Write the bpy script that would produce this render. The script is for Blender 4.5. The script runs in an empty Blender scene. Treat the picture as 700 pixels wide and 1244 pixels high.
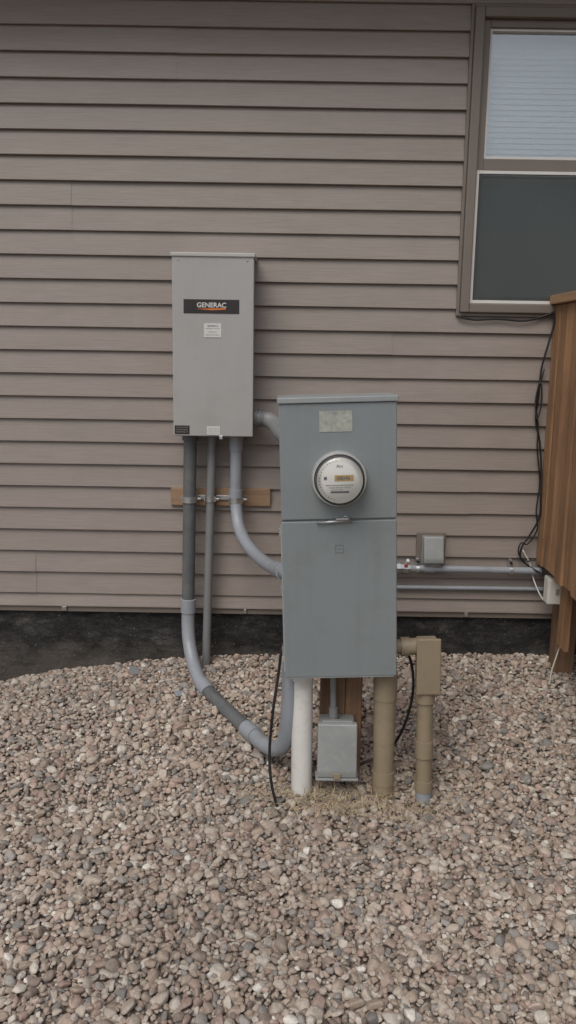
import bpy, bmesh, math, random
import numpy as np
from mathutils import Vector, Matrix, Euler, noise as mnoise
random.seed(7); np.random.seed(7)
scene=bpy.context.scene
COL=scene.collection

# ------------------------------------------------------------------ materials
def newmat(name):
    m=bpy.data.materials.new(name); m.use_nodes=True
    nt=m.node_tree; b=nt.nodes['Principled BSDF']
    return m,nt,b
def N(nt,t,**kw):
    n=nt.nodes.new(t)
    for k,v in kw.items(): setattr(n,k,v)
    return n
def coords(nt,scale=(1,1,1)):
    tc=N(nt,'ShaderNodeTexCoord'); mp=N(nt,'ShaderNodeMapping')
    mp.inputs['Scale'].default_value=scale
    nt.links.new(tc.outputs['Object'],mp.inputs['Vector'])
    return mp.outputs['Vector']
def noise(nt,vec,scale,detail=4,rough=.55):
    n=N(nt,'ShaderNodeTexNoise'); n.inputs['Scale'].default_value=scale
    n.inputs['Detail'].default_value=detail; n.inputs['Roughness'].default_value=rough
    nt.links.new(vec,n.inputs['Vector']); return n.outputs['Fac']
def ramp(nt,fac,stops,interp='LINEAR'):
    r=N(nt,'ShaderNodeValToRGB'); e=r.color_ramp.elements; r.color_ramp.interpolation=interp
    while len(e)<len(stops): e.new(.5)
    for i,(p,c) in enumerate(stops):
        e[i].position=p; e[i].color=(c[0],c[1],c[2],1)
    nt.links.new(fac,r.inputs['Fac']); return r.outputs['Color']
def mixc(nt,fac,a,b,mode='MIX'):
    m=N(nt,'ShaderNodeMix',data_type='RGBA',blend_type=mode)
    for s,v in ((m.inputs[0],fac),(m.inputs[6],a),(m.inputs[7],b)):
        if isinstance(v,bpy.types.NodeSocket): nt.links.new(v,s)
        elif isinstance(v,(int,float)): s.default_value=v
        else: s.default_value=(v[0],v[1],v[2],1)
    return m.outputs[2]
def bump(nt,h,strength,dist,b,prev=None):
    n=N(nt,'ShaderNodeBump'); n.inputs['Strength'].default_value=strength; n.inputs['Distance'].default_value=dist
    nt.links.new(h,n.inputs['Height'])
    if prev is not None: nt.links.new(prev,n.inputs['Normal'])
    nt.links.new(n.outputs['Normal'],b.inputs['Normal']); return n.outputs['Normal']
def sc(c,k): return tuple(min(1,x*k) for x in c)
def mat(name,col,rough=.5,metal=0,var=.12,vs=6,bs=.15,bscale=120,bd=.0006,dirt=None,dirt_amt=.5,dscale=4,streak=None):
    m,nt,b=newmat(name); v=coords(nt)
    c=ramp(nt,noise(nt,v,vs,6,.6),[(.3,sc(col,1-var)),(.7,sc(col,1+var))])
    if dirt:
        d=ramp(nt,noise(nt,v,dscale,8,.68),[(.5,(0,0,0)),(.72,(dirt_amt,)*3)])
        c=mixc(nt,d,c,dirt)
    if streak:
        vs_=coords(nt,(26,26,1.5))
        d=ramp(nt,noise(nt,vs_,1,5,.6),[(.5,(0,0,0)),(.75,(streak,)*3)])
        c=mixc(nt,d,c,sc(col,.72))
    nt.links.new(c,b.inputs['Base Color'])
    r=N(nt,'ShaderNodeMapRange'); nt.links.new(noise(nt,v,vs*5,5),r.inputs['Value'])
    r.inputs['To Min'].default_value=max(0,rough-.12); r.inputs['To Max'].default_value=min(1,rough+.12)
    nt.links.new(r.outputs['Result'],b.inputs['Roughness'])
    b.inputs['Metallic'].default_value=metal
    if bs: bump(nt,noise(nt,v,bscale,3),bs,bd,b)
    return m

def siding_mat():
    m,nt,b=newmat('vinyl_siding')
    v=coords(nt,(2.2,1,55)); v1=coords(nt); v2=coords(nt,(1,1,6)); v3=coords(nt,(9,1,.8))
    base=(.262,.224,.197)
    c=ramp(nt,noise(nt,v2,1.6,5,.6),[(.25,sc(base,.93)),(.75,sc(base,1.07))])
    g=ramp(nt,noise(nt,v,3,6,.6),[(.35,(.92,.92,.92)),(.65,(1.06,1.06,1.06))])
    c=mixc(nt,1,c,g,'MULTIPLY')
    d=ramp(nt,noise(nt,v1,2.3,8,.7),[(.52,(0,0,0)),(.75,(.35,.35,.35))])
    c=mixc(nt,d,c,(.2,.174,.15))
    d2=ramp(nt,noise(nt,v3,1.4,6,.7),[(.55,(0,0,0)),(.78,(.22,.22,.22))])
    c=mixc(nt,d2,c,(.31,.275,.24))
    nt.links.new(c,b.inputs['Base Color']); b.inputs['Roughness'].default_value=.5
    p=bump(nt,noise(nt,v,3,6,.65),.4,.0024,b)
    bump(nt,noise(nt,v1,3.5,2),.25,.012,b,p)
    return m
def wood(name,ca,cb,axis='Z'):
    m,nt,b=newmat(name)
    s={'Z':(38,38,1.6),'X':(1.6,38,38),'Y':(38,1.6,38)}[axis]
    v=coords(nt,s); v1=coords(nt)
    oi=N(nt,'ShaderNodeObjectInfo')
    c=ramp(nt,noise(nt,v,1,7,.65),[(.32,ca),(.5,[ (x+y)/2 for x,y in zip(ca,cb)]),(.68,cb)])
    d=ramp(nt,noise(nt,v1,3,7,.7),[(.45,(1,1,1)),(.75,(.6,.56,.54))])
    c=mixc(nt,.8,c,d,'MULTIPLY')
    rr=ramp(nt,oi.outputs['Random'],[(0,(.66,.66,.66)),(1,(1.0,1.0,1.0))])
    c=mixc(nt,1,c,rr,'MULTIPLY')
    nt.links.new(c,b.inputs['Base Color']); b.inputs['Roughness'].default_value=.75
    bump(nt,noise(nt,v,1,7,.65),.5,.003,b)
    return m
def glass(name,refl=.25,tint=(1,1,1)):
    m,nt,b=newmat(name); nt.nodes.remove(b)
    out=nt.nodes['Material Output']
    t=N(nt,'ShaderNodeBsdfTransparent'); t.inputs[0].default_value=(*tint,1)
    g=N(nt,'ShaderNodeBsdfGlossy'); g.inputs['Roughness'].default_value=.02
    lw=N(nt,'ShaderNodeLayerWeight'); lw.inputs['Blend'].default_value=.25
    ma=N(nt,'ShaderNodeMath',operation='MULTIPLY_ADD'); ma.inputs[1].default_value=.8; ma.inputs[2].default_value=refl
    ma.use_clamp=True
    nt.links.new(lw.outputs['Fresnel'],ma.inputs[0])
    mx=N(nt,'ShaderNodeMixShader'); nt.links.new(ma.outputs[0],mx.inputs[0])
    nt.links.new(t.outputs[0],mx.inputs[1]); nt.links.new(g.outputs[0],mx.inputs[2])
    nt.links.new(mx.outputs[0],out.inputs['Surface']); return m
def screen_mat():
    m,nt,b=newmat('insect_screen'); out=nt.nodes['Material Output']
    v=coords(nt)
    nt.links.new(ramp(nt,noise(nt,v,2.2,5,.6),[(.3,(.055,.065,.064)),(.7,(.085,.098,.095))]),b.inputs['Base Color']); b.inputs['Roughness'].default_value=.5
    t=N(nt,'ShaderNodeBsdfTransparent'); mx=N(nt,'ShaderNodeMixShader'); mx.inputs[0].default_value=.52
    nt.links.new(t.outputs[0],mx.inputs[1]); nt.links.new(b.outputs[0],mx.inputs[2])
    nt.links.new(mx.outputs[0],out.inputs['Surface']); return m
def pebble_mat():
    m,nt,b=newmat('river_pebble')
    oi=N(nt,'ShaderNodeObjectInfo'); v=coords(nt)
    cols=[(.0,(.365,.295,.24)),(.12,(.28,.232,.195)),(.20,(.44,.38,.325)),(.33,(.35,.262,.222)),(.43,(.49,.43,.37)),
          (.53,(.32,.295,.275)),(.62,(.41,.34,.285)),(.72,(.24,.195,.165)),(.78,(.45,.355,.30)),(.86,(.54,.495,.44)),(.94,(.22,.21,.20)),(.985,(.68,.65,.60))]
    c=ramp(nt,oi.outputs['Random'],cols,'CONSTANT')
    add=N(nt,'ShaderNodeVectorMath',operation='ADD'); nt.links.new(v,add.inputs[0])
    mul=N(nt,'ShaderNodeMath',operation='MULTIPLY'); mul.inputs[1].default_value=57; nt.links.new(oi.outputs['Random'],mul.inputs[0])
    nt.links.new(mul.outputs[0],add.inputs[1])
    n1=noise(nt,add.outputs[0],1.6,6,.65)
    s=ramp(nt,n1,[(.3,(.76,.75,.74)),(.52,(1,1,1)),(.72,(1.22,1.19,1.15))])
    c=mixc(nt,1,c,s,'MULTIPLY')
    n2=noise(nt,add.outputs[0],9,2,.7)
    s2=ramp(nt,n2,[(.35,(.82,.82,.82)),(.65,(1.12,1.12,1.12))])
    c=mixc(nt,1,c,s2,'MULTIPLY')
    tc=N(nt,'ShaderNodeNewGeometry')
    n3=noise(nt,tc.outputs['Position'],1.3,4,.6)
    c=mixc(nt,1,c,ramp(nt,n3,[(.35,(.86,.845,.83)),(.6,(1.05,1.04,1.02))]),'MULTIPLY')
    nt.links.new(c,b.inputs['Base Color']); b.inputs['Roughness'].default_value=.75
    return m
def ground_mat():
    m,nt,b=newmat('gravel_ground')
    v=coords(nt)
    vo=N(nt,'ShaderNodeTexVoronoi'); vo.inputs['Scale'].default_value=45; nt.links.new(v,vo.inputs['Vector'])
    c=ramp(nt,vo.outputs['Color'],[(.2,(.15,.125,.10)),(.5,(.26,.215,.18)),(.8,(.38,.325,.28))])
    e=ramp(nt,vo.outputs['Distance'],[(.3,(1,1,1)),(.75,(.3,.27,.25))])
    c=mixc(nt,1,c,e,'MULTIPLY')
    nt.links.new(c,b.inputs['Base Color']); b.inputs['Roughness'].default_value=.95
    inv=N(nt,'ShaderNodeMath',operation='SUBTRACT'); inv.inputs[0].default_value=1; nt.links.new(vo.outputs['Distance'],inv.inputs[1])
    bump(nt,inv.outputs[0],.8,.01,b); return m
def foundation_mat():
    m,nt,b=newmat('damp_proofed_foundation')
    v=coords(nt); v2=coords(nt,(1,1,2.6))
    d=ramp(nt,noise(nt,v2,4.5,10,.78),[(.38,(.010,.010,.011)),(.5,(.026,.025,.025)),(.6,(.065,.062,.06)),(.72,(.16,.15,.14))])
    n2=ramp(nt,noise(nt,v,26,6,.8),[(.4,(.5,.5,.5)),(.62,(1.35,1.35,1.35))])
    d=mixc(nt,1,d,n2,'MULTIPLY')
    sp_=ramp(nt,noise(nt,v,95,2,.5),[(.68,(0,0,0)),(.72,(.6,.6,.6))])
    d=mixc(nt,sp_,d,(.32,.3,.27))
    sx=N(nt,'ShaderNodeSeparateXYZ'); nt.links.new(v,sx.inputs[0])
    ad=N(nt,'ShaderNodeMath',operation='MULTIPLY_ADD'); ad.inputs[1].default_value=-2.2; ad.inputs[2].default_value=.17
    nt.links.new(sx.outputs['Z'],ad.inputs[0])
    a2=N(nt,'ShaderNodeMath',operation='ADD'); nt.links.new(ad.outputs[0],a2.inputs[0]); nt.links.new(noise(nt,v,7,8,.75),a2.inputs[1])
    f=ramp(nt,a2.outputs[0],[(.56,(0,0,0)),(.8,(.75,.75,.75))])
    d=mixc(nt,f,d,(.115,.10,.085))
    nt.links.new(d,b.inputs['Base Color']); b.inputs['Roughness'].default_value=.45
    bump(nt,noise(nt,v,16,9,.78),1.0,.03,b); return m

M={}
M['siding']=siding_mat()
M['trim']=mat('window_trim',(.168,.142,.12),.5,var=.06)
M['white']=mat('white_vinyl',(.62,.60,.57),.4,var=.05)
M['found']=foundation_mat()
M['ground']=ground_mat()
M['pebble']=pebble_mat()
M['boxlight']=mat('light_grey_enamel',(.355,.35,.34),.38,var=.035,vs=3,bs=.12,bscale=260,bd=.0004,dirt=(.27,.255,.235),dirt_amt=.3,dscale=5,streak=.18)
M['boxlight2']=mat('light_grey_enamel_cap',(.42,.41,.39),.42,var=.05)
M['panel']=mat('grey_green_enamel',(.21,.236,.242),.34,var=.07,vs=2.5,bs=.14,bscale=260,bd=.0004,dirt=(.155,.165,.163),dirt_amt=.6,dscale=5,streak=.22)
M['panel2']=mat('grey_green_enamel_cap',(.27,.295,.298),.38,var=.08,vs=8,bs=.1,dirt=(.34,.34,.32),dirt_amt=.4,dscale=14)
M['pvcdark']=mat('dark_grey_pvc',(.105,.113,.12),.5,var=.12,dirt=(.22,.2,.18),dirt_amt=.5,dscale=9)
M['pvclight']=mat('light_grey_pvc',(.28,.302,.335),.4,var=.06,dirt=(.2,.18,.16),dirt_amt=.4,dscale=9)
M['pvcmid']=mat('mid_grey_pvc',(.19,.196,.2),.45,var=.08,dirt=(.25,.23,.2),dirt_amt=.35,dscale=9)
M['pvcwhite']=mat('white_pvc',(.66,.65,.62),.35,var=.04,dirt=(.36,.31,.25),dirt_amt=.5,dscale=9)
M['tan']=mat('tan_painted_pvc',(.265,.215,.145),.5,var=.1,dirt=(.15,.12,.08),dirt_amt=.6,dscale=12)
M['metal']=mat('galvanised_steel',(.55,.56,.57),.35,metal=.9,var=.2,vs=30)
M['ring']=mat('meter_ring_steel',(.62,.62,.6),.42,metal=.55,var=.12,vs=30)
M['chrome']=mat('bright_steel',(.8,.8,.8),.15,metal=1,var=.1,vs=30)
M['black']=mat('black_rubber',(.013,.013,.014),.4,var=.3)
M['blacklabel']=mat('black_label',(.022,.02,.02),.35,var=.1)
M['whitelabel']=mat('white_label',(.6,.6,.58),.4,var=.05)
M['print']=mat('label_print',(.12,.12,.13),.6)
M['orange']=mat('orange_print',(.65,.17,.03),.4)
M['red']=mat('red_plastic',(.45,.05,.03),.4)
M['oldsticker']=mat('weathered_sticker',(.35,.36,.32),.55,var=.2,vs=60,dirt=(.22,.245,.245),dirt_amt=.95,dscale=40)
M['dial']=mat('meter_dial',(.66,.66,.62),.5,var=.04)
M['tanlabel']=mat('meter_label',(.45,.31,.12),.5)
M['glass']=glass('window_glass',.22)
M['mglass']=glass('meter_glass',.05)
M['screen']=screen_mat()
M['blind']=mat('window_blind',(.60,.74,.77),.6,var=.04)
M['room']=mat('room_interior',(.06,.06,.055),.9)
M['soffit']=mat('soffit_vinyl',(.3,.26,.22),.6)
M['roof']=mat('asphalt_shingle',(.06,.055,.05),.9,var=.4,vs=20)
M['coverg']=mat('grey_cast_cover',(.28,.293,.29),.4,metal=.2,var=.1,dirt=(.42,.42,.4),dirt_amt=.4,dscale=25)
M['cablebox']=mat('offwhite_plastic',(.60,.59,.53),.5,var=.05)
M['deck']=wood('cedar_stain_boards',(.53,.30,.155),(.27,.145,.072),'Z')
M['deckx']=wood('cedar_stain_rails',(.48,.30,.17),(.29,.17,.095),'Y')
M['post']=wood('pressure_treated_post',(.33,.20,.115),(.17,.095,.055),'Z')
M['board']=wood('pine_board',(.40,.27,.17),(.27,.17,.105),'X')
M['straw']=mat('dry_straw',(.46,.37,.23),.8,var=.35,vs=20)

# ------------------------------------------------------------------ helpers
def empty(name,loc=(0,0,0),rot=None):
    e=bpy.data.objects.new(name,None); COL.objects.link(e); e.location=loc
    e.empty_display_size=.1
    if rot: e.rotation_euler=rot
    e['local']=bool(rot); return e
def link(name,me,m,parent=None,smooth=False):
    o=bpy.data.objects.new(name,me); COL.objects.link(o)
    if m is not None: me.materials.append(m)
    if smooth:
        for p in me.polygons: p.use_smooth=True
    if parent is not None:
        o.parent=parent
        if not parent['local']: o.matrix_parent_inverse=Matrix.Translation(-Vector(parent.location))
    return o
def box(name,x0,x1,y0,y1,z0,z1,m,parent=None,bev=.002,rot=None,seg=2):
    bm=bmesh.new(); bmesh.ops.create_cube(bm,size=1)
    c=Vector(((x0+x1)/2,(y0+y1)/2,(z0+z1)/2))
    for v in bm.verts: v.co=Vector((v.co.x*(x1-x0),v.co.y*(y1-y0),v.co.z*(z1-z0)))
    bev=min(bev,.45*min(x1-x0,y1-y0,z1-z0))
    if bev>0: bmesh.ops.bevel(bm,geom=bm.edges[:],offset=bev,segments=seg,affect='EDGES',profile=.5)
    if rot:
        R=Euler(rot).to_matrix()
        for v in bm.verts: v.co=R@v.co
    for v in bm.verts: v.co+=c
    me=bpy.data.meshes.new(name); bm.to_mesh(me); bm.free()
    return link(name,me,m,parent)
def prism(name,poly,y0,y1,m,parent=None,bev=.0015,plane='XZ'):
    bm=bmesh.new(); vs=[]
    for a,b in poly:
        vs.append(bm.verts.new((a,y0,b) if plane=='XZ' else (y0,a,b)))
    f=bm.faces.new(vs); r=bmesh.ops.extrude_face_region(bm,geom=[f])
    for v in [g for g in r['geom'] if isinstance(g,bmesh.types.BMVert)]:
        if plane=='XZ': v.co.y=y1
        else: v.co.x=y1
    bmesh.ops.recalc_face_normals(bm,faces=bm.faces[:])
    if bev: bmesh.ops.bevel(bm,geom=bm.edges[:],offset=bev,segments=2,affect='EDGES',profile=.5)
    me=bpy.data.meshes.new(name); bm.to_mesh(me); bm.free()
    return link(name,me,m,parent)
def catmull(P,n):
    P=[Vector(p) for p in P]; out=[]
    Q=[2*P[0]-P[1]]+P+[2*P[-1]-P[-2]]
    for i in range(1,len(Q)-2):
        a,b,c,d=Q[i-1:i+3]
        for k in range(n):
            t=k/n
            out.append(.5*((2*b)+(c-a)*t+(2*a-5*b+4*c-d)*t*t+(3*b-a-3*c+d)*t**3))
    out.append(P[-1]); return out
def sweep(name,pts,r,m,parent=None,seg=20,n=0):
    P=catmull(pts,n) if n else [Vector(p) for p in pts]
    R=list(r) if isinstance(r,(list,tuple)) else [r]*len(P)
    bm=bmesh.new(); rings=[]
    t0=(P[1]-P[0]).normalized(); up=Vector((0,0,1)) if abs(t0.z)<.9 else Vector((1,0,0))
    u=t0.cross(up).normalized()
    for i,p in enumerate(P):
        t=(P[min(i+1,len(P)-1)]-P[max(i-1,0)])
        t=t.normalized() if t.length>1e-9 else t0
        u=(u-t*u.dot(t)).normalized(); w=t.cross(u)
        rings.append([bm.verts.new(p+R[i]*(math.cos(a)*u+math.sin(a)*w)) for a in [2*math.pi*k/seg for k in range(seg)]])
    for a,b in zip(rings,rings[1:]):
        for k in range(seg):
            f=bm.faces.new((a[k],a[(k+1)%seg],b[(k+1)%seg],b[k])); f.smooth=True
    bm.faces.new(rings[0][::-1]); bm.faces.new(rings[-1])
    bmesh.ops.recalc_face_normals(bm,faces=bm.faces[:])
    me=bpy.data.meshes.new(name); bm.to_mesh(me); bm.free()
    return link(name,me,m,parent)
def profpipe(name,p0,p1,prof,m,parent=None,seg=24):
    p0=Vector(p0);p1=Vector(p1)
    d=(p1-p0).normalized(); up=Vector((0,0,1)) if abs(d.z)<.9 else Vector((1,0,0))
    u=d.cross(up).normalized(); w=d.cross(u)
    bm=bmesh.new(); rings=[]
    for t,r in prof:
        p=p0.lerp(p1,t)
        rings.append([bm.verts.new(p+r*(math.cos(2*math.pi*k/seg)*u+math.sin(2*math.pi*k/seg)*w)) for k in range(seg)])
    for a,b in zip(rings,rings[1:]):
        for k in range(seg): bm.faces.new((a[k],a[(k+1)%seg],b[(k+1)%seg],b[k])).smooth=True
    bm.faces.new(rings[0][::-1]); bm.faces.new(rings[-1])
    bmesh.ops.recalc_face_normals(bm,faces=bm.faces[:])
    for e in bm.edges:
        if len(e.link_faces)==2 and e.calc_face_angle(0)>.6: e.smooth=False
    me=bpy.data.meshes.new(name); bm.to_mesh(me); bm.free()
    return link(name,me,m,parent)
def text(name,body,x,y,z,width,m,parent,bold=.0):
    cu=bpy.data.curves.new(name,'FONT'); cu.body=body; cu.offset=bold; cu.extrude=.0
    o=bpy.data.objects.new(name+'_c',cu); COL.objects.link(o)
    bpy.context.view_layer.update()
    me=bpy.data.meshes.new_from_object(o.evaluated_get(bpy.context.evaluated_depsgraph_get()))
    bpy.data.objects.remove(o)
    co=np.array([v.co[:] for v in me.vertices]); mn=co.min(0); mx=co.max(0)
    s=width/(mx[0]-mn[0])
    for v in me.vertices:
        a=(v.co.x-(mn[0]+mx[0])/2)*s; b=(v.co.y-(mn[1]+mx[1])/2)*s
        v.co=(x+a,y,z+b)
    return link(name,me,m,parent)

# ------------------------------------------------------------------ terrain
def wz(X): return np.interp(X,[-3,-1.4,-1.15,-.7,-.3,.3,1.3,3],[-.2,-.175,-.115,-.045,-.012,0,.02,.02])
def gz(X,Y):
    d=np.maximum(0,-Y)
    s=np.interp(d,[0,.5,1.0,1.6,2.5,4],[0,-.075,-.165,-.2,-.22,-.22])
    b=.007*np.sin(X*4.1+Y*2.3)+.006*np.sin(X*2.2-Y*5.1+1)+.004*np.sin(X*9+Y*8)
    dip=-.055*np.exp(-((X-.53)**2+(Y+1.03)**2)/(2*.11**2))
    return wz(X)*np.exp(-d/.4)+s+b*np.clip(d*4+.3,0,1)+dip
xs=np.concatenate([[-150,-60,-25,-12,-7,-5],np.arange(-4,4.01,.06),[5,7,12,25,60,150]])
ys=np.concatenate([[-150,-60,-25,-12,-8,-6],np.arange(-5,.31,.06),[2,8,20,60,150]])
XX,YY=np.meshgrid(xs,ys); ZZ=gz(XX,YY)-.012
nx,ny=len(xs),len(ys)
me=bpy.data.meshes.new('ground')
verts=np.stack([XX.ravel(),YY.ravel(),ZZ.ravel()],1)
faces=[(j*nx+i,j*nx+i+1,(j+1)*nx+i+1,(j+1)*nx+i) for j in range(ny-1) for i in range(nx-1)]
me.from_pydata(verts.tolist(),[],faces); link('ground',me,M['ground'],None,True)

pc=bpy.data.collections.new('pebble_shapes')
for k in range(16):
    bm=bmesh.new(); bmesh.ops.create_icosphere(bm,subdivisions=3,radius=1)
    off=Vector((k*13.1,k*7.7,k*3.3)); sx=random.uniform(.8,1.4); sz=random.uniform(.5,.82)
    cuts=[(Vector((random.gauss(0,1),random.gauss(0,1),random.gauss(0,1))).normalized(),random.uniform(.58,.88)) for _ in range(8)]
    for v in bm.verts:
        n=v.co.normalized(); c=n*(1+.30*mnoise.noise(n*.9+off)+.12*mnoise.noise(n*2.2+off))
        for a,dd in cuts:
            q=c.dot(a)
            if q>dd: c=c-a*(q-dd)*.85
        v.co=Vector((c.x*sx,c.y,c.z*sz))
    for f in bm.faces: f.smooth=True
    me=bpy.data.meshes.new('pebble_%02d'%k); bm.to_mesh(me); bm.free(); me.materials.append(M['pebble'])
    o=bpy.data.objects.new('pebble_%02d'%k,me); pc.objects.link(o)
def layer(x0,x1,y0,y1,sp,rm,rs,zoff):
    gx=np.arange(x0,x1,sp); gy=np.arange(y0,y1,sp*.9)
    X,Y=np.meshgrid(gx,gy); X=X+(np.arange(X.shape[0])%2)[:,None]*sp*.5
    X=X.ravel()+np.random.uniform(-.48,.48,X.size)*sp; Y=Y.ravel()+np.random.uniform(-.48,.48,Y.size)*sp
    R=np.clip(np.random.lognormal(np.log(rm),rs,X.size),.0042,.021)
    Z=gz(X,Y)+zoff+np.random.uniform(-.004,.004,X.size)
    return X,Y,Z,R
L=[layer(-2.4,2.6,-2.95,.03,.0170,.0095,.30,-.006),layer(-2.4,2.6,-2.95,.0,.031,.0102,.40,.003)]
X,Y,Z,R=[np.concatenate(a) for a in zip(*L)]
n=len(X)
me=bpy.data.meshes.new('gravel'); me.vertices.add(n)
me.vertices.foreach_set('co',np.stack([X,Y,Z],1).ravel().astype(np.float32))
a=me.attributes.new('rot','FLOAT_VECTOR','POINT'); rot=np.stack([np.random.normal(0,.35,n),np.random.normal(0,.35,n),np.random.uniform(0,6.283,n)],1)
a.data.foreach_set('vector',rot.ravel().astype(np.float32))
a=me.attributes.new('scl','FLOAT_VECTOR','POINT'); s3=R[:,None]*np.random.uniform(.85,1.2,(n,3))
a.data.foreach_set('vector',s3.ravel().astype(np.float32))
a=me.attributes.new('idx','INT','POINT'); a.data.foreach_set('value',np.random.randint(0,16,n).astype(np.int32))
gr=link('gravel',me,M['pebble'])
ng=bpy.data.node_groups.new('scatter_pebbles','GeometryNodeTree')
ng.interface.new_socket('Geometry',in_out='INPUT',socket_type='NodeSocketGeometry')
ng.interface.new_socket('Geometry',in_out='OUTPUT',socket_type='NodeSocketGeometry')
gi=ng.nodes.new('NodeGroupInput'); go=ng.nodes.new('NodeGroupOutput')
ip=ng.nodes.new('GeometryNodeInstanceOnPoints'); ci=ng.nodes.new('GeometryNodeCollectionInfo')
ci.inputs['Collection'].default_value=pc; ci.inputs['Separate Children'].default_value=True; ci.inputs['Reset Children'].default_value=True
def na(name,t):
    x=ng.nodes.new('GeometryNodeInputNamedAttribute'); x.data_type=t; x.inputs['Name'].default_value=name; return x.outputs['Attribute']
lk=ng.links.new
lk(gi.outputs[0],ip.inputs['Points']); lk(ci.outputs[0],ip.inputs['Instance']); ip.inputs['Pick Instance'].default_value=True
lk(na('idx','INT'),ip.inputs['Instance Index']); lk(na('rot','FLOAT_VECTOR'),ip.inputs['Rotation']); lk(na('scl','FLOAT_VECTOR'),ip.inputs['Scale'])
lk(ip.outputs[0],go.inputs[0])
md=gr.modifiers.new('scatter','NODES'); md.node_group=ng

# ------------------------------------------------------------------ house
house=empty('house',(0,0,0))
PITCH=.1016; Z0=.292
WX0,WX1=.74,1.735; WZ0,WZ1=1.613,2.830
verts=[];faces=[]
def strip(xa,xb,zb,zt,yo,seed):
    nseg=max(2,int((xb-xa)/.08)); X=np.linspace(xa,xb,nseg+1)
    base=len(verts)
    prof=[(.0,0.003),(-.0155,-.001),(-.0183,.0015),(-.0176,.007),(-.0015,zt-zb+.006)]
    for x in X:
        wv=.0016*mnoise.noise(Vector((x*1.7,seed*3.1,0)))+.0009*mnoise.noise(Vector((x*6,seed*1.3,5)))
        wz_=.0020*mnoise.noise(Vector((x*.9,seed*5.1,9)))
        for (py,pz) in prof:
            verts.append((x,py+yo+(wv if py<-.002 else 0),zb+pz+wz_))
    k=len(prof)
    for i in range(nseg):
        for j in range(k-1):
            a=base+i*k+j; faces.append((a,a+k,a+k+1,a+1))
ncourse=27
seams={22:-.49,23:-.49,4:.83,5:.83,0:-1.17,1:-1.17,10:.45,11:.45,16:-.95,17:-.95}
for c in range(-1,ncourse):
    zb=Z0+c*PITCH; zt=zb+PITCH
    if c==-1: zb=.228
    sx=seams.get(c, None)
    r2=random.Random((c//2)*11+5)
    extra=[r2.uniform(-5.5,-1.6),r2.uniform(2.0,5.5)]
    pts=sorted(extra+([sx] if sx is not None else []))
    bounds=[-6]+pts+[6]
    for q in range(len(bounds)-1):
        xa,xb=bounds[q],bounds[q+1]; yo=-.0018*(q%2)
        segs=[(xa,xb)]
        if 13<=c<=24:
            segs=[]
            if xa<WX0: segs.append((xa,min(xb,WX0)))
            if xb>WX1: segs.append((max(xa,WX1),xb))
        for a_,b_ in segs:
            if b_-a_>.01: strip(a_,b_,zb,zt,yo,c+q*40)
me=bpy.data.meshes.new('siding_wall'); me.from_pydata(verts,[],faces); link('siding_wall',me,M['siding'],house)
for nm,b in {'wall_core_a':(-6,WX0,.22,3.05),'wall_core_b':(WX1,6,.22,3.05),'wall_core_c':(WX0,WX1,.22,WZ0-.01),'wall_core_d':(WX0,WX1,WZ1+.01,3.05)}.items():
    box(nm,b[0],b[1],.004,.14,b[2],b[3],M['trim'],house,bev=0)
box('side_wall_left',-6,-5.86,.14,7,-.3,3.05,M['siding'],house,bev=0)
box('side_wall_right',5.86,6,.14,7,-.3,3.05,M['siding'],house,bev=0)
box('back_wall',-6,6,7,7.14,-.3,3.05,M['siding'],house,bev=0)
box('starter_strip',-6,6,-.008,.004,.2,.226,M['trim'],house,bev=.001)
bm=bmesh.new(); gxs=np.arange(-6,6.01,.028); gzs=np.linspace(-.45,.222,28)
def fold(x,z):
    a=mnoise.noise(Vector((x*2.6+z*2,z*5,0))); b=1-abs(mnoise.noise(Vector((x*5-z*6,z*7,4))))*2
    return .012*a+.009*b*b+.007*mnoise.noise(Vector((x*13,z*17,3)))+.004*mnoise.noise(Vector((x*32,z*32,8)))
grid=[[bm.verts.new((x,.018-min(fold(x,z),.02),z)) for z in gzs] for x in gxs]
for i in range(len(gxs)-1):
    for j in range(len(gzs)-1): bm.faces.new((grid[i][j],grid[i+1][j],grid[i+1][j+1],grid[i][j+1])).smooth=True
me=bpy.data.meshes.new('foundation'); bm.to_mesh(me); bm.free(); link('foundation',me,M['found'],house)
for i,(x,w) in enumerate([(-1.055,.022),(.835,.018),(-.2,.012)]):
    box('nail_clip_%d'%i,x,x+w,-.02,-.006,.206,.228,M['metal'],house)
box('soffit',-6.4,6.4,-.42,.14,3.05,3.07,M['soffit'],house)
box('fascia',-6.4,6.4,-.445,-.42,3.03,3.22,M['trim'],house)
prism('roof',[(-.5,3.2),(3.5,5.3),(7.5,3.2),(7.5,3.3),(3.5,5.42),(-.5,3.32)],-6.5,6.5,M['roof'],house,bev=0,plane='YZ')
prism('gable_fill',[(0,3.06),(7.1,3.06),(3.55,5.2)],-5.95,5.95,M['siding'],house,bev=0,plane='YZ')
def ring(nm,x0,x1,z0,z1,w,y0,y1,m,bev=.0025):
    box(nm+'_left',x0,x0+w,y0,y1,z0,z1,m,house,bev); box(nm+'_right',x1-w,x1,y0,y1,z0,z1,m,house,bev)
    box(nm+'_sill',x0+w,x1-w,y0+.001,y1,z0,z0+w,m,house,bev); box(nm+'_head',x0+w,x1-w,y0+.001,y1,z1-w,z1,m,house,bev)
ring('window_j_channel',.722,1.752,1.583,2.832,.014,-.026,.02,M['trim'])
ring('window_casing',.7365,1.7375,1.5975,2.8175,.040,-.040,.06,M['trim'],.005)
ring('window_frame',.777,1.697,1.638,2.777,.03,-.012,.08,M['trim'])
ring('screen_frame',.7775,1.6965,1.6385,2.186,.013,-.021,-.0125,M['white'],.001)
box('meeting_rail',.8075,1.6665,-.010,.06,2.187,2.236,M['trim'],house,.003)
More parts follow.
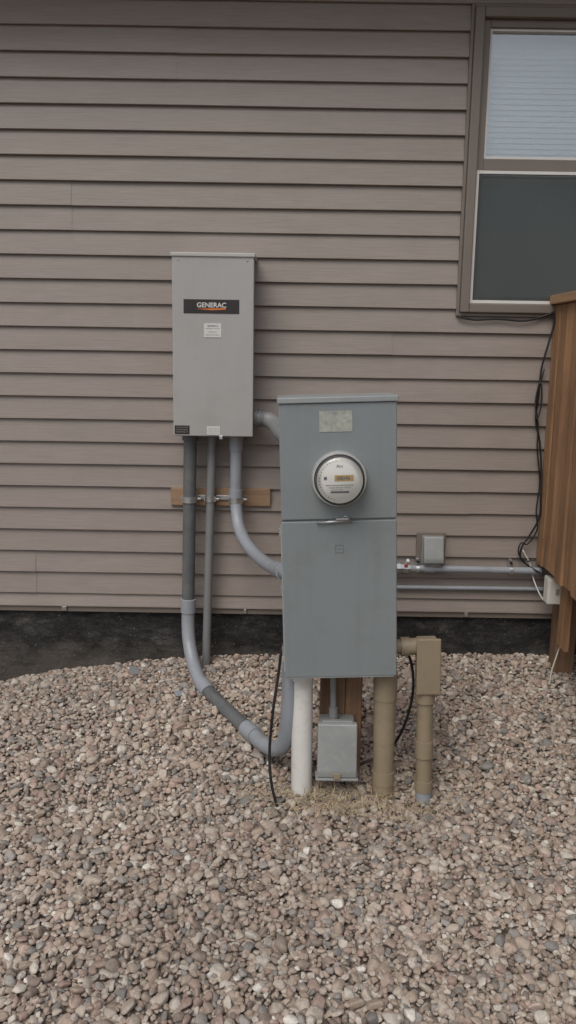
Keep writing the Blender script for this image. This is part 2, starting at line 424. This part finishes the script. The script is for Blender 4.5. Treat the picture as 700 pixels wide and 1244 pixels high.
ring('upper_sash',.8075,1.6665,2.237,2.7465,.010,.0,.05,M['white'],.001)
box('screen_mesh',.792,1.682,-.0175,-.017,1.653,2.172,M['screen'],house,bev=0)
box('upper_pane',.8176,1.6564,.02,.022,2.247,2.7364,M['glass'],house,bev=0)
box('lower_pane',.8075,1.6665,.035,.037,1.668,2.187,M['glass'],house,bev=0)
bm=bmesh.new()
z=1.66; q=0
while z<2.78:
    q+=1; jj=.0012*mnoise.noise(Vector((q*2.1,0,0)))
    v=[bm.verts.new(p) for p in ((.79,.0925+jj,z-.0135),(1.69,.0925+jj,z-.0135),(1.69,.0985,z+.0138),(.79,.0985,z+.0138))]; bm.faces.new(v)
    z+=.0225
me=bpy.data.meshes.new('window_blinds'); bm.to_mesh(me); bm.free(); link('window_blinds',me,M['blind'],house)
for i,b in enumerate([(.5,.52,.141,3,1.2,3),(1.95,1.97,.141,3,1.2,3),(.52,1.95,2.98,3,1.2,3),(.52,1.95,.141,2.98,1.2,1.22),(.52,1.95,.141,2.98,2.98,3)]):
    box('room_%d'%i,*b,M['room'],house,bev=0)

# ------------------------------------------------------------------ transfer switch
ts=empty('transfer_switch_box',(-.327,-.1,1.055))
bx0,bx1,bz0,bz1=-.497,-.156,1.056,1.808
box('enclosure',bx0+.004,bx1-.004,-.19,-.014,bz0+.006,bz1-.004,M['boxlight'],ts,.003)
box('front_cover',bx0,bx1,-.2,-.186,bz0,bz1-.006,M['boxlight'],ts,.004,seg=3)
box('rain_cap',bx0-.005,bx1+.005,-.206,-.012,bz1-.010,bz1+.006,M['boxlight2'],ts,.003)
box('mount_flange',bx0+.05,bx1-.05,-.016,-.012,bz0-.03,bz1+.0,M['boxlight'],ts,.001)
box('name_plate',-.449,-.217,-.2025,-.1995,1.570,1.627,M['blacklabel'],ts,.001)
text('name_text','GENERAC',-.332,-.2032,1.604,.122,M['whitelabel'],ts,.02)
prism('plate_swoosh',[(-.398,1.588),(-.272,1.592),(-.272,1.586),(-.335,1.583)],-.2034,-.2027,M['orange'],ts,bev=0)
box('notice_label',-.364,-.291,-.2022,-.1995,1.472,1.529,M['whitelabel'],ts,.0005)
text('notice_text_a','GENERAC',-.3275,-.2028,1.519,.045,M['print'],ts,.01)
text('notice_text_b','AUTOMATIC SWITCH',-.3275,-.2028,1.508,.058,M['print'],ts,.0)
text('notice_text_c','WARRANTY',-.3275,-.2028,1.494,.036,M['print'],ts,.0)
text('notice_text_d','SERVICE DISCONNECT',-.3275,-.2028,1.482,.058,M['print'],ts,.0)
box('warning_label',-.491,-.428,-.2022,-.1995,1.064,1.101,M['blacklabel'],ts,.0005)
for i,(zz,t) in enumerate([(1.093,'CAUTION NOT SUITABLE'),(1.083,'FOR USE AS SERVICE'),(1.073,'EQUIPMENT 200 AMP')]): text('warning_text_%d'%i,t,-.4595,-.2028,zz,.050,M['boxlight2'],ts)
box('serial_label',-.353,-.297,-.2022,-.1995,1.062,1.098,M['whitelabel'],ts,.0005)
for i,zz in enumerate([1.09,1.083,1.076,1.069]): text('serial_text_%d'%i,'MODEL 200A 120/240V 60HZ',-.325,-.2028,zz,.046,M['print'],ts)
box('latch_tab',-.30,-.285,-.206,-.19,1.044,1.060,M['metal'],ts)
for i,x in enumerate([-.47,-.185]): profpipe('cover_screw_%d'%i,(x,-.2,1.785),(x,-.203,1.785),[(0,.004),(.7,.004),(1,.003)],M['boxlight'],ts,12)

mb=empty('wooden_mounting_board',(-.307,-.02,.765))
box('board',-.535,-.081,-.036,-.018,.722,.803,M['board'],mb,.002,rot=(0,math.radians(-.3),0))
box('strut_channel',-.475,-.195,-.046,-.037,.752,.772,M['metal'],mb,.001)
for i,(x,r,y) in enumerate([(-.443,.030,-.1),(-.351,.020,-.08),(-.234,.028,-.1)]):
    profpipe('strap_%d'%i,(x,y,.749),(x,y,.775),[(0,r+.0015),(0,r+.004),(1,r+.004),(1,r+.0015)],M['metal'],mb)
    box('strap_leg_a_%d'%i,x-r-.006,x-r-.001,-.1,-.045,.752,.772,M['metal'],mb,.001)
    box('strap_leg_b_%d'%i,x+r+.001,x+r+.006,-.1,-.045,.752,.772,M['metal'],mb,.001)
    box('strap_bolt_%d'%i,x+r+.0,x+r+.022,-.092,-.082,.757,.767,M['chrome'],mb,.002)

# ------------------------------------------------------------------ conduits
cd=empty('buried_run_conduit',(-.44,-.1,0))
profpipe('straight_run',(-.436,-.1,1.055),(-.451,-.1,.28),[(0,.036),(.035,.036),(.035,.029),(1,.029)],M['pvcdark'],cd)
profpipe('coupling',(-.4505,-.1,.30),(-.4515,-.1,.235),[(0,.031),(.03,.0345),(1,.0345),(1,.03)],M['pvclight'],cd)
sweep('elbow',[(-.4515,-.1,.25),(-.452,-.105,.17),(-.444,-.13,.095),(-.42,-.19,.025),(-.385,-.27,-.018),(-.352,-.33,-.037)],.030,M['pvclight'],cd,n=8)
profpipe('coupling_low',(-.365,-.305,-.030),(-.335,-.355,-.045),[(0,.0345),(1,.0345)],M['pvclight'],cd)
sweep('lower_run',[(-.352,-.33,-.037),(-.29,-.42,-.058),(-.2,-.56,-.072),(-.13,-.68,-.076)],.029,M['pvcdark'],cd,n=6)
profpipe('coupling_end',(-.155,-.64,-.0755),(-.115,-.71,-.0765),[(0,.0345),(1,.0345)],M['pvclight'],cd)
sweep('end_elbow',[(-.13,-.68,-.076),(-.085,-.77,-.074),(-.035,-.86,-.052),(.0,-.915,.0),(.012,-.945,.09),(.016,-.955,.2),(.016,-.955,.33)],.030,M['pvclight'],cd,n=8)

c2=empty('ground_wire_conduit',(-.36,-.08,0))
profpipe('straight_run',(-.341,-.08,1.055),(-.374,-.085,-.09),[(0,.026),(.025,.026),(.025,.019),(1,.019)],M['pvcmid'],c2)

c3=empty('feeder_conduit',(-.2,-.1,.8))
profpipe('adapter',(-.234,-.1,1.056),(-.234,-.1,.985),[(0,.036),(.2,.036),(.2,.031),(1,.031)],M['pvclight'],c3)
sweep('bend',[(-.234,-.1,1.0),(-.234,-.1,.88),(-.234,-.1,.79),(-.230,-.115,.715),(-.215,-.16,.648),(-.175,-.26,.597),(-.12,-.40,.575),(-.065,-.6,.59),(-.03,-.78,.625),(.0,-.93,.655),(.04,-.97,.66)],.0265,M['pvclight'],c3,n=8)
profpipe('coupling_upper',(-.2345,-.1,.81),(-.2345,-.1,.765),[(0,.031),(1,.031)],M['pvclight'],c3)
profpipe('coupling_panel',(-.035,-.76,.62),(-.012,-.88,.645),[(0,.031),(1,.031)],M['pvclight'],c3)

c4=empty('flexible_conduit',(-.1,-.2,1.12))
profpipe('connector',(-.166,-.11,1.128),(-.125,-.115,1.128),[(0,.036),(.4,.036),(.4,.043),(.7,.043),(.7,.036),(1,.036)],M['pvcmid'],c4)
P=catmull([(-.13,-.115,1.128),(-.09,-.13,1.124),(-.055,-.2,1.108),(-.035,-.35,1.095),(-.01,-.6,1.10),(.02,-.9,1.11)],20)
sweep('corrugated_tube',P,[.030+(.0055 if (i//2)%2 else 0) for i in range(len(P))],M['pvcmid'],c4,seg=20)

# ------------------------------------------------------------------ meter panel
TH=math.radians(-2.25)
mp=empty('electric_meter_panel',(.193,-1.05,.317),(0,TH,0))
W=.193;H=.958
box('enclosure',-W+.003,W-.003,.006,.165,.004,H-.004,M['panel'],mp,.003)
box('lower_cover',-W,W,-.003,.012,.0,.552,M['panel'],mp,.004,seg=3)
box('upper_cover',-W,W,-.003,.012,.5575,H-.014,M['panel'],mp,.004,seg=3)
box('top_cap',-W-.004,W+.004,-.010,.168,H-.013,H+.006,M['panel2'],mp,.003)
box('bottom_flange',-W+.01,W-.01,-.001,.16,-.004,.003,M['panel2'],mp,.001)
box('hinge_flange',-W-.004,-W+.001,-.001,.02,.02,.54,M['panel2'],mp,.001)
for i,zz in enumerate([.08,.3,.5]): box('side_clip_%d'%i,-W-.009,-W-.003,.0,.02,zz,zz+.03,M['metal'],mp,.001)
box('sticker',-.061,.047,-.0045,-.0025,.850,.918,M['oldsticker'],mp,0)
box('latch_plate',-.035,.035,-.006,-.0025,.546,.556,M['panel2'],mp,.001)
profpipe('latch_bar',(-.075,-.012,.549),(.045,-.012,.553),[(0,.0035),(1,.0035)],M['metal'],mp,10)
box('latch_hasp',-.012,.03,-.022,-.004,.557,.563,M['chrome'],mp,.001)
sweep('latch_seal',[(.01,-.018,.56),(.018,-.026,.572),(.03,-.024,.565),(.036,-.014,.556)],.002,M['metal'],mp,8,n=5)
for k,(a,b,c,d) in enumerate([(-.014,.014,.468,.4695),(-.014,.014,.4415,.443),(-.014,-.0125,.443,.468),(.0125,.014,.443,.468),(-.006,.006,.4545,.456)]):
    box('maker_mark_%d'%k,a,b,-.0038,-.0028,c,d,M['print'],mp,0)
mz=.696; mx=.001
def lathe(nm,prof,m,seg=64,parent=mp):
    bm=bmesh.new(); rings=[]
    for r,h in prof:
        if r<1e-6: rings.append([bm.verts.new((mx,-h,mz))])
        else: rings.append([bm.verts.new((mx+r*math.cos(2*math.pi*k/seg),-h,mz+r*math.sin(2*math.pi*k/seg))) for k in range(seg)])
    for a,b in zip(rings,rings[1:]):
        for k in range(seg):
            if len(b)==1: f=bm.faces.new((a[k],a[(k+1)%seg],b[0]))
            else: f=bm.faces.new((a[k],a[(k+1)%seg],b[(k+1)%seg],b[k]))
            f.smooth=True
    bmesh.ops.recalc_face_normals(bm,faces=bm.faces[:])
    for e in bm.edges:
        if len(e.link_faces)==2 and e.calc_face_angle(0)>.5: e.smooth=False
    me=bpy.data.meshes.new(nm); bm.to_mesh(me); bm.free(); return link(nm,me,m,parent)
lathe('socket_rim',[(.093,.002),(.0915,.006),(.0905,.007),(.0905,.003)],M['panel2'])
lathe('lock_ring',[(.090,.003),(.090,.030),(.088,.034),(.0835,.034),(.0815,.030),(.0815,.004)],M['ring'])
lathe('meter_body',[(.0812,.006),(.0812,.034),(.0775,.038),(.0775,.050),(.0,.050)],M['black'])
lathe('dial_face',[(.0755,.050),(.0755,.053),(.0745,.0535),(.0,.0535)],M['dial'])
lathe('glass_cover',[(.081,.034),(.0795,.075),(.077,.084),(.066,.090),(.0,.093)],M['mglass'])
def dl(nm,x,z,w,h,m,y=.0545): return box(nm,mx+x-w/2,mx+x+w/2,-y,-.0534,mz+z-h/2,mz+z+h/2,m,mp,0)
dl('reading_label',.014,.008,.062,.020,M['tanlabel'])
text('reading_digits','08046',mx+.012,-.0552,mz+.008,.044,M['print'],mp,.01)
dl('barcode_strip',0,-.038,.060,.006,M['print']); dl('spec_line_a',.0,-.015,.09,.0015,M['print'])
text('spec_text_a','CL200 240V 3W TYPE 2S',mx,-.0545,mz-.023,.07,M['print'],mp); text('spec_text_b','watthour meter',mx-.01,-.0545,mz-.030,.04,M['print'],mp)
text('meter_text','Arc',-.0+mx,-.0545,mz+.048,.022,M['print'],mp,.01)
for k in range(18):
    a=math.radians(100+k*9); dl('tick_%d'%k,.066*math.cos(a),.066*math.sin(a),.0028,.0028,M['print'])
dl('logo_mark',-.047,.008,.010,.010,M['print'])
sp=empty('white_pvc_riser',(.064,-.95,-.2))
profpipe('riser',(.060,-.955,.33),(.067,-.955,-.26),[(0,.041),(.0,.044),(.1,.044),(.1,.0385),(1,.0385)],M['pvcwhite'],sp)
tp=empty('tan_pvc_riser',(.36,-.95,-.2))
profpipe('riser',(.359,-.955,.33),(.366,-.955,-.26),[(0,.040),(.5,.040),(.5,.0385),(.97,.0385),(1,.037)],M['tan'],tp)
profpipe('coupling',(.3595,-.955,.30),(.3605,-.955,.20),[(0,.043),(1,.043)],M['tan'],tp)
profpipe('coupling_low',(.364,-.955,-.08),(.3645,-.955,-.13),[(0,.0415),(1,.0415)],M['tan'],tp)
po=empty('wooden_support_post',(.206,-.81,-.2))
box('post_a',.132,.222,-.885,-.79,-.35,1.2,M['post'],po,.004)
box('post_b',.2235,.286,-.88,-.795,-.35,1.15,M['post'],po,.004)
jb=empty('weatherproof_outlet_box',(.19,-.95,0))
box('back_box',.127,.255,-.965,-.886,-.085,.105,M['coverg'],jb,.006,seg=3)
prism('hood_cover',[(-.964,.112),(-.985,.108),(-1.018,-.06),(-1.018,-.083),(-.964,-.083)],.120,.262,M['coverg'],jb,bev=.005,plane='YZ')
box('cover_lip',.114,.268,-1.022,-.962,-.094,-.084,M['coverg'],jb,.003)
box('cover_hinge',.135,.247,-.975,-.955,.108,.117,M['coverg'],jb,.003)
box('cover_latch',.178,.204,-1.026,-1.017,-.086,-.064,M['tan'],jb,.002)
tc=empty('outlet_feed_conduit',(.17,-.94,.2))
profpipe('tube',(.170,-.935,.33),(.178,-.93,.1),[(0,.011),(.0,.011),(.78,.011),(.78,.0165),(.9,.0165),(.9,.019),(1,.019)],M['pvcmid'],tc)
lb=empty('conduit_body_fitting',(.5,-.95,0))
box('body',.469,.543,-.985,-.915,.222,.425,M['tan'],lb,.008,seg=3,rot=(0,math.radians(-2),0))
box('body_cover',.463,.549,-.993,-.983,.229,.437,M['tan'],lb,.004,rot=(0,math.radians(-2),0))
profpipe('side_hub',(.38,-.95,.392),(.475,-.95,.396),[(0,.026),(.3,.026),(.3,.034),(.62,.034),(.62,.030),(1,.030)],M['tan'],lb)
profpipe('riser',(.504,-.95,.235),(.516,-.95,-.160),[(0,.036),(.12,.036),(.12,.0295),(.5,.0295),(.5,.034),(.66,.034),(.66,.0295),(.9,.0295),(.9,.033),(1,.033)],M['tan'],lb)
profpipe('stub',(.5155,-.95,-.15),(.519,-.955,-.32),[(0,.0295),(1,.0295)],M['pvclight'],lb)
# ------------------------------------------------------------------ wall bits right
ob=empty('wall_outlet_box',(.66,-.03,.53))
box('mounting_block',.594,.728,-.030,-.008,.447,.612,M['trim'],ob,.004)
box('outlet_base',.618,.716,-.045,-.028,.462,.598,M['coverg'],ob,.004)
prism('flip_cover',[(-.044,.602),(-.062,.598),(-.092,.500),(-.092,.478),(-.044,.478)],.622,.714,M['coverg'],ob,bev=.006,plane='YZ')
box('cover_foot',.63,.706,-.07,-.044,.456,.476,M['coverg'],ob,.004)
wc=empty('wall_conduit',(.85,-.05,.445))
profpipe('main_tube',(.40,-.05,.447),(1.17,-.05,.443),[(0,.0165),(.30,.0165),(.30,.021),(.36,.021),(.36,.0165),(1,.0165)],M['pvclight'],wc)
profpipe('steel_connector',(.488,-.05,.452),(.566,-.05,.449),[(0,.02),(.2,.02),(.2,.030),(.42,.030),(.42,.024),(.6,.024),(.6,.029),(.85,.029),(.85,.022),(1,.022)],M['metal'],wc,8)
box('red_insulator',.535,.552,-.088,-.078,.462,.474,M['red'],wc,.003)
profpipe('connector_screw',(.548,-.06,.475),(.550,-.085,.492),[(0,.005),(.7,.005),(.7,.008),(1,.008)],M['chrome'],wc,10)
for i,x in enumerate([.60,1.03]):
    profpipe('clamp_%d'%i,(x-.008,-.05,.445),(x+.008,-.05,.445),[(0,.0175),(0,.0205),(1,.0205),(1,.0175)],M['metal'],wc)
    box('clamp_ear_%d'%i,x-.008,x+.008,-.04,-.012,.46,.492,M['metal'],wc,.002)
    profpipe('clamp_bolt_%d'%i,(x,-.04,.478),(x,-.058,.478),[(0,.006),(1,.006)],M['black'],wc,8)
profpipe('small_tube',(.40,-.03,.349),(1.19,-.03,.351),[(0,.010),(1,.010)],M['pvclight'],wc)

# ------------------------------------------------------------------ deck
dk=empty('wooden_deck',(1.6,-.8,0))
y=-.02;i=0; rr=random.Random(5)
while y>-1.9:
    w=.088; j=rr.uniform(-.005,.005)
    box('side_board_%02d'%i,1.150+j,1.170+j,y-w,y,.470+rr.uniform(-.014,.014),1.635,M['deck'],dk,.003)
    y-=w+.009; i+=1
yend=y
x=1.172;i=0
while x<3.3:
    box('front_board_%02d'%i,x,x+.088,yend-.02,yend,.455+rr.uniform(-.01,.01),1.635,M['deck'],dk,.002); x+=.096; i+=1
box('cap_rail_side',1.128,1.27,yend-.045,-.02,1.637,1.675,M['deckx'],dk,.004)
box('cap_rail_front',1.271,3.35,yend-.045,yend+.09,1.637,1.675,M['board'],dk,.004)
box('upper_stringer',1.176,1.209,yend,-.02,1.54,1.63,M['deckx'],dk,.003)
box('lower_stringer',1.176,1.209,yend,-.02,.50,.64,M['deckx'],dk,.003)
for i in range(14): box('deck_plank_%02d'%i,1.21,3.3,-.02-(i+1)*.138,-.026-i*.138,.64,.668,M['board'],dk,.003)
for i,(px,py) in enumerate([(1.235,-.14),(1.212,-1.75),(3.2,-.14),(3.2,-1.75)]):
    box('post_%d'%i,px,px+.09,py,py+.09,-.35 if py<-1 else -.06,1.636,M['post'],dk,.004)
box('skirt_board',1.212,1.232,-.32,-.215,.15,.47,M['deck'],dk,.002)
cb=empty('cable_junction_box',(1.2,-.17,.38))
box('housing',1.158,1.236,-.205,-.142,.330,.450,M['cablebox'],cb,.006,seg=3)
box('housing_lid',1.162,1.232,-.216,-.204,.334,.446,M['cablebox'],cb,.004)
box('lid_clip',1.19,1.204,-.222,-.215,.38,.405,M['coverg'],cb,.002)
# ------------------------------------------------------------------ cables
kb=empty('black_cable',(1.1,-.03,1))
sweep('window_run',[(.73,-.03,1.58),(.80,-.032,1.567),(.9,-.03,1.572),(1.02,-.032,1.566),(1.1,-.03,1.586),(1.135,-.04,1.60)],.0045,M['black'],kb,8,n=8)
sweep('drop_a',[(1.138,-.05,1.61),(1.146,-.05,1.56),(1.128,-.05,1.47),(1.108,-.04,1.36),(1.104,-.04,1.24),(1.10,-.035,1.14),(1.125,-.04,1.03),(1.138,-.05,.9),(1.14,-.06,.8),(1.142,-.06,.70),(1.11,-.04,.61),(1.078,-.04,.555),(1.075,-.04,.50),(1.12,-.05,.46),(1.165,-.10,.44)],.0045,M['black'],kb,8,n=8)
sweep('drop_b',[(1.12,-.04,1.36),(1.095,-.045,1.22),(1.112,-.04,1.1),(1.114,-.045,1.0),(1.134,-.05,.86),(1.125,-.06,.73),(1.135,-.06,.64),(1.10,-.05,.57),(1.07,-.05,.575),(1.06,-.05,.53),(1.09,-.05,.49),(1.14,-.06,.50)],.0035,M['black'],kb,8,n=8)
sweep('coil',[(1.10,-.05,1.30),(1.09,-.05,1.22),(1.098,-.06,1.14),(1.115,-.05,1.2),(1.112,-.05,1.28),(1.1,-.05,1.3)],.004,M['black'],kb,8,n=8)
k2=empty('white_cable',(1.1,-.05,.4))
sweep('strand',[(1.08,-.05,.54),(1.12,-.05,.47),(1.14,-.05,.40),(1.155,-.12,.345),(1.175,-.17,.322),(1.195,-.17,.333)],.003,M['whitelabel'],k2,8,n=8)
sweep('tail',[(1.215,-.19,.335),(1.245,-.19,.28),(1.235,-.2,.15),(1.2,-.22,.03),(1.19,-.23,-.04)],.003,M['cablebox'],k2,8,n=8)
sweep('short_loop',[(1.225,-.19,.44),(1.255,-.2,.46),(1.262,-.2,.40),(1.236,-.2,.35)],.003,M['whitelabel'],k2,8,n=8)
k3=empty('power_cord',(0,-1,0))
sweep('left_drop',[(.02,-.95,.44),(-.012,-.99,.40),(-.025,-1.0,.30),(-.042,-1.02,.17),(-.052,-1.03,.03),(-.045,-1.05,-.08),(-.022,-1.07,-.17),(-.005,-1.09,-.20)],.0052,M['black'],k3,10,n=8)
sweep('right_loop',[(.37,-.93,.36),(.42,-.925,.372),(.452,-.92,.33),(.468,-.91,.22),(.452,-.9,.1),(.42,-.88,.0),(.37,-.86,-.07),(.3,-.86,-.105),(.22,-.87,-.15)],.0052,M['black'],k3,10,n=8)

# straw, scraps
bm=bmesh.new(); rs=random.Random(9)
for i in range(620):
    cx,cy=rs.choice([(.06,-1.03),(.2,-1.0),(.36,-1.04),(.5,-1.0),(.2,-1.06),(-.05,-.98),(.62,-.9),(.3,-1.08),(.12,-1.03)])
    x=cx+rs.gauss(0,.10); y=cy+rs.gauss(0,.055); z=float(gz(np.float64(x),np.float64(y)))+.0135
    a=rs.uniform(0,6.28); l=rs.uniform(.025,.085); up=rs.uniform(.0,.3) if rs.random()<.85 else rs.uniform(.6,1.2)
    d=Vector((math.cos(a)*math.cos(up),math.sin(a)*math.cos(up),math.sin(up)))*l; s=Vector((-math.sin(a),math.cos(a),0))*.0010
    p=Vector((x,y,z)); mid=p+d*.55+Vector((0,0,.004)); q=p+d
    v=[bm.verts.new(t) for t in (p-s,p+s,mid+s,mid-s,q)]
    bm.faces.new(v[:4]); bm.faces.new((v[3],v[2],v[4]))
me=bpy.data.meshes.new('dry_grass'); bm.to_mesh(me); bm.free(); link('dry_grass',me,M['straw'])
def gpt(x,y): return float(gz(np.float64(x),np.float64(y)))
x,y=-.455,-.36; box('plastic_scrap',x-.025,x+.025,y-.02,y+.02,gpt(x,y)+.010,gpt(x,y)+.016,M['pvclight'],None,.002,rot=(.2,.1,.5))
x,y=-.70,-.14; z=gpt(x,y)+.014; profpipe('metal_washer',(x,y,z),(x+.003,y-.003,z+.006),[(0,.012),(0,.024),(1,.024),(1,.012)],M['coverg'],None,20)

# ------------------------------------------------------------------ light
w=bpy.data.worlds.new('World'); scene.world=w; w.use_nodes=True
nt=w.node_tree; bg=nt.nodes['Background']
sky=nt.nodes.new('ShaderNodeTexSky'); sky.sky_type='NISHITA'; sky.sun_disc=False
EL,AZ=53,206
sky.sun_elevation=math.radians(EL); sky.sun_rotation=math.radians(AZ); sky.dust_density=3
hs=nt.nodes.new('ShaderNodeHueSaturation'); hs.inputs['Saturation'].default_value=.48
nt.links.new(sky.outputs[0],hs.inputs['Color']); nt.links.new(hs.outputs[0],bg.inputs['Color'])
bg.inputs['Strength'].default_value=.115
sd=bpy.data.lights.new('sun','SUN'); sd.energy=1.45; sd.angle=math.radians(38); sd.color=(1,.945,.875)
so=bpy.data.objects.new('sun',sd); COL.objects.link(so)
az=math.radians(AZ); sv=Vector((math.sin(az)*math.cos(math.radians(EL)),math.cos(az)*math.cos(math.radians(EL)),math.sin(math.radians(EL))))
so.rotation_euler=(-sv).to_track_quat('-Z','Y').to_euler(); so.location=(0,-6,6)
scene.view_settings.view_transform='Standard'; scene.view_settings.look='None'; scene.view_settings.exposure=0

# ------------------------------------------------------------------ camera
cam=bpy.data.cameras.new('camera'); co=bpy.data.objects.new('camera',cam); COL.objects.link(co)
p=math.radians(11); r=math.radians(.9)
Rv=Vector((math.cos(r),math.sin(r)*math.sin(p),math.sin(r)*math.cos(p)))
Uv=Vector((-math.sin(r),math.cos(r)*math.sin(p),math.cos(r)*math.cos(p)))
Fv=Vector((0,math.cos(p),-math.sin(p)))
m=Matrix((Rv,Uv,-Fv)).transposed().to_4x4(); m.translation=Vector((0,-3.8,1.43))
co.matrix_world=m
cam.sensor_fit='VERTICAL'; cam.sensor_height=24; cam.sensor_width=13.5; cam.lens=24*1020/1244
cam.clip_start=.05; cam.clip_end=500
scene.camera=co
print('pebbles',n)
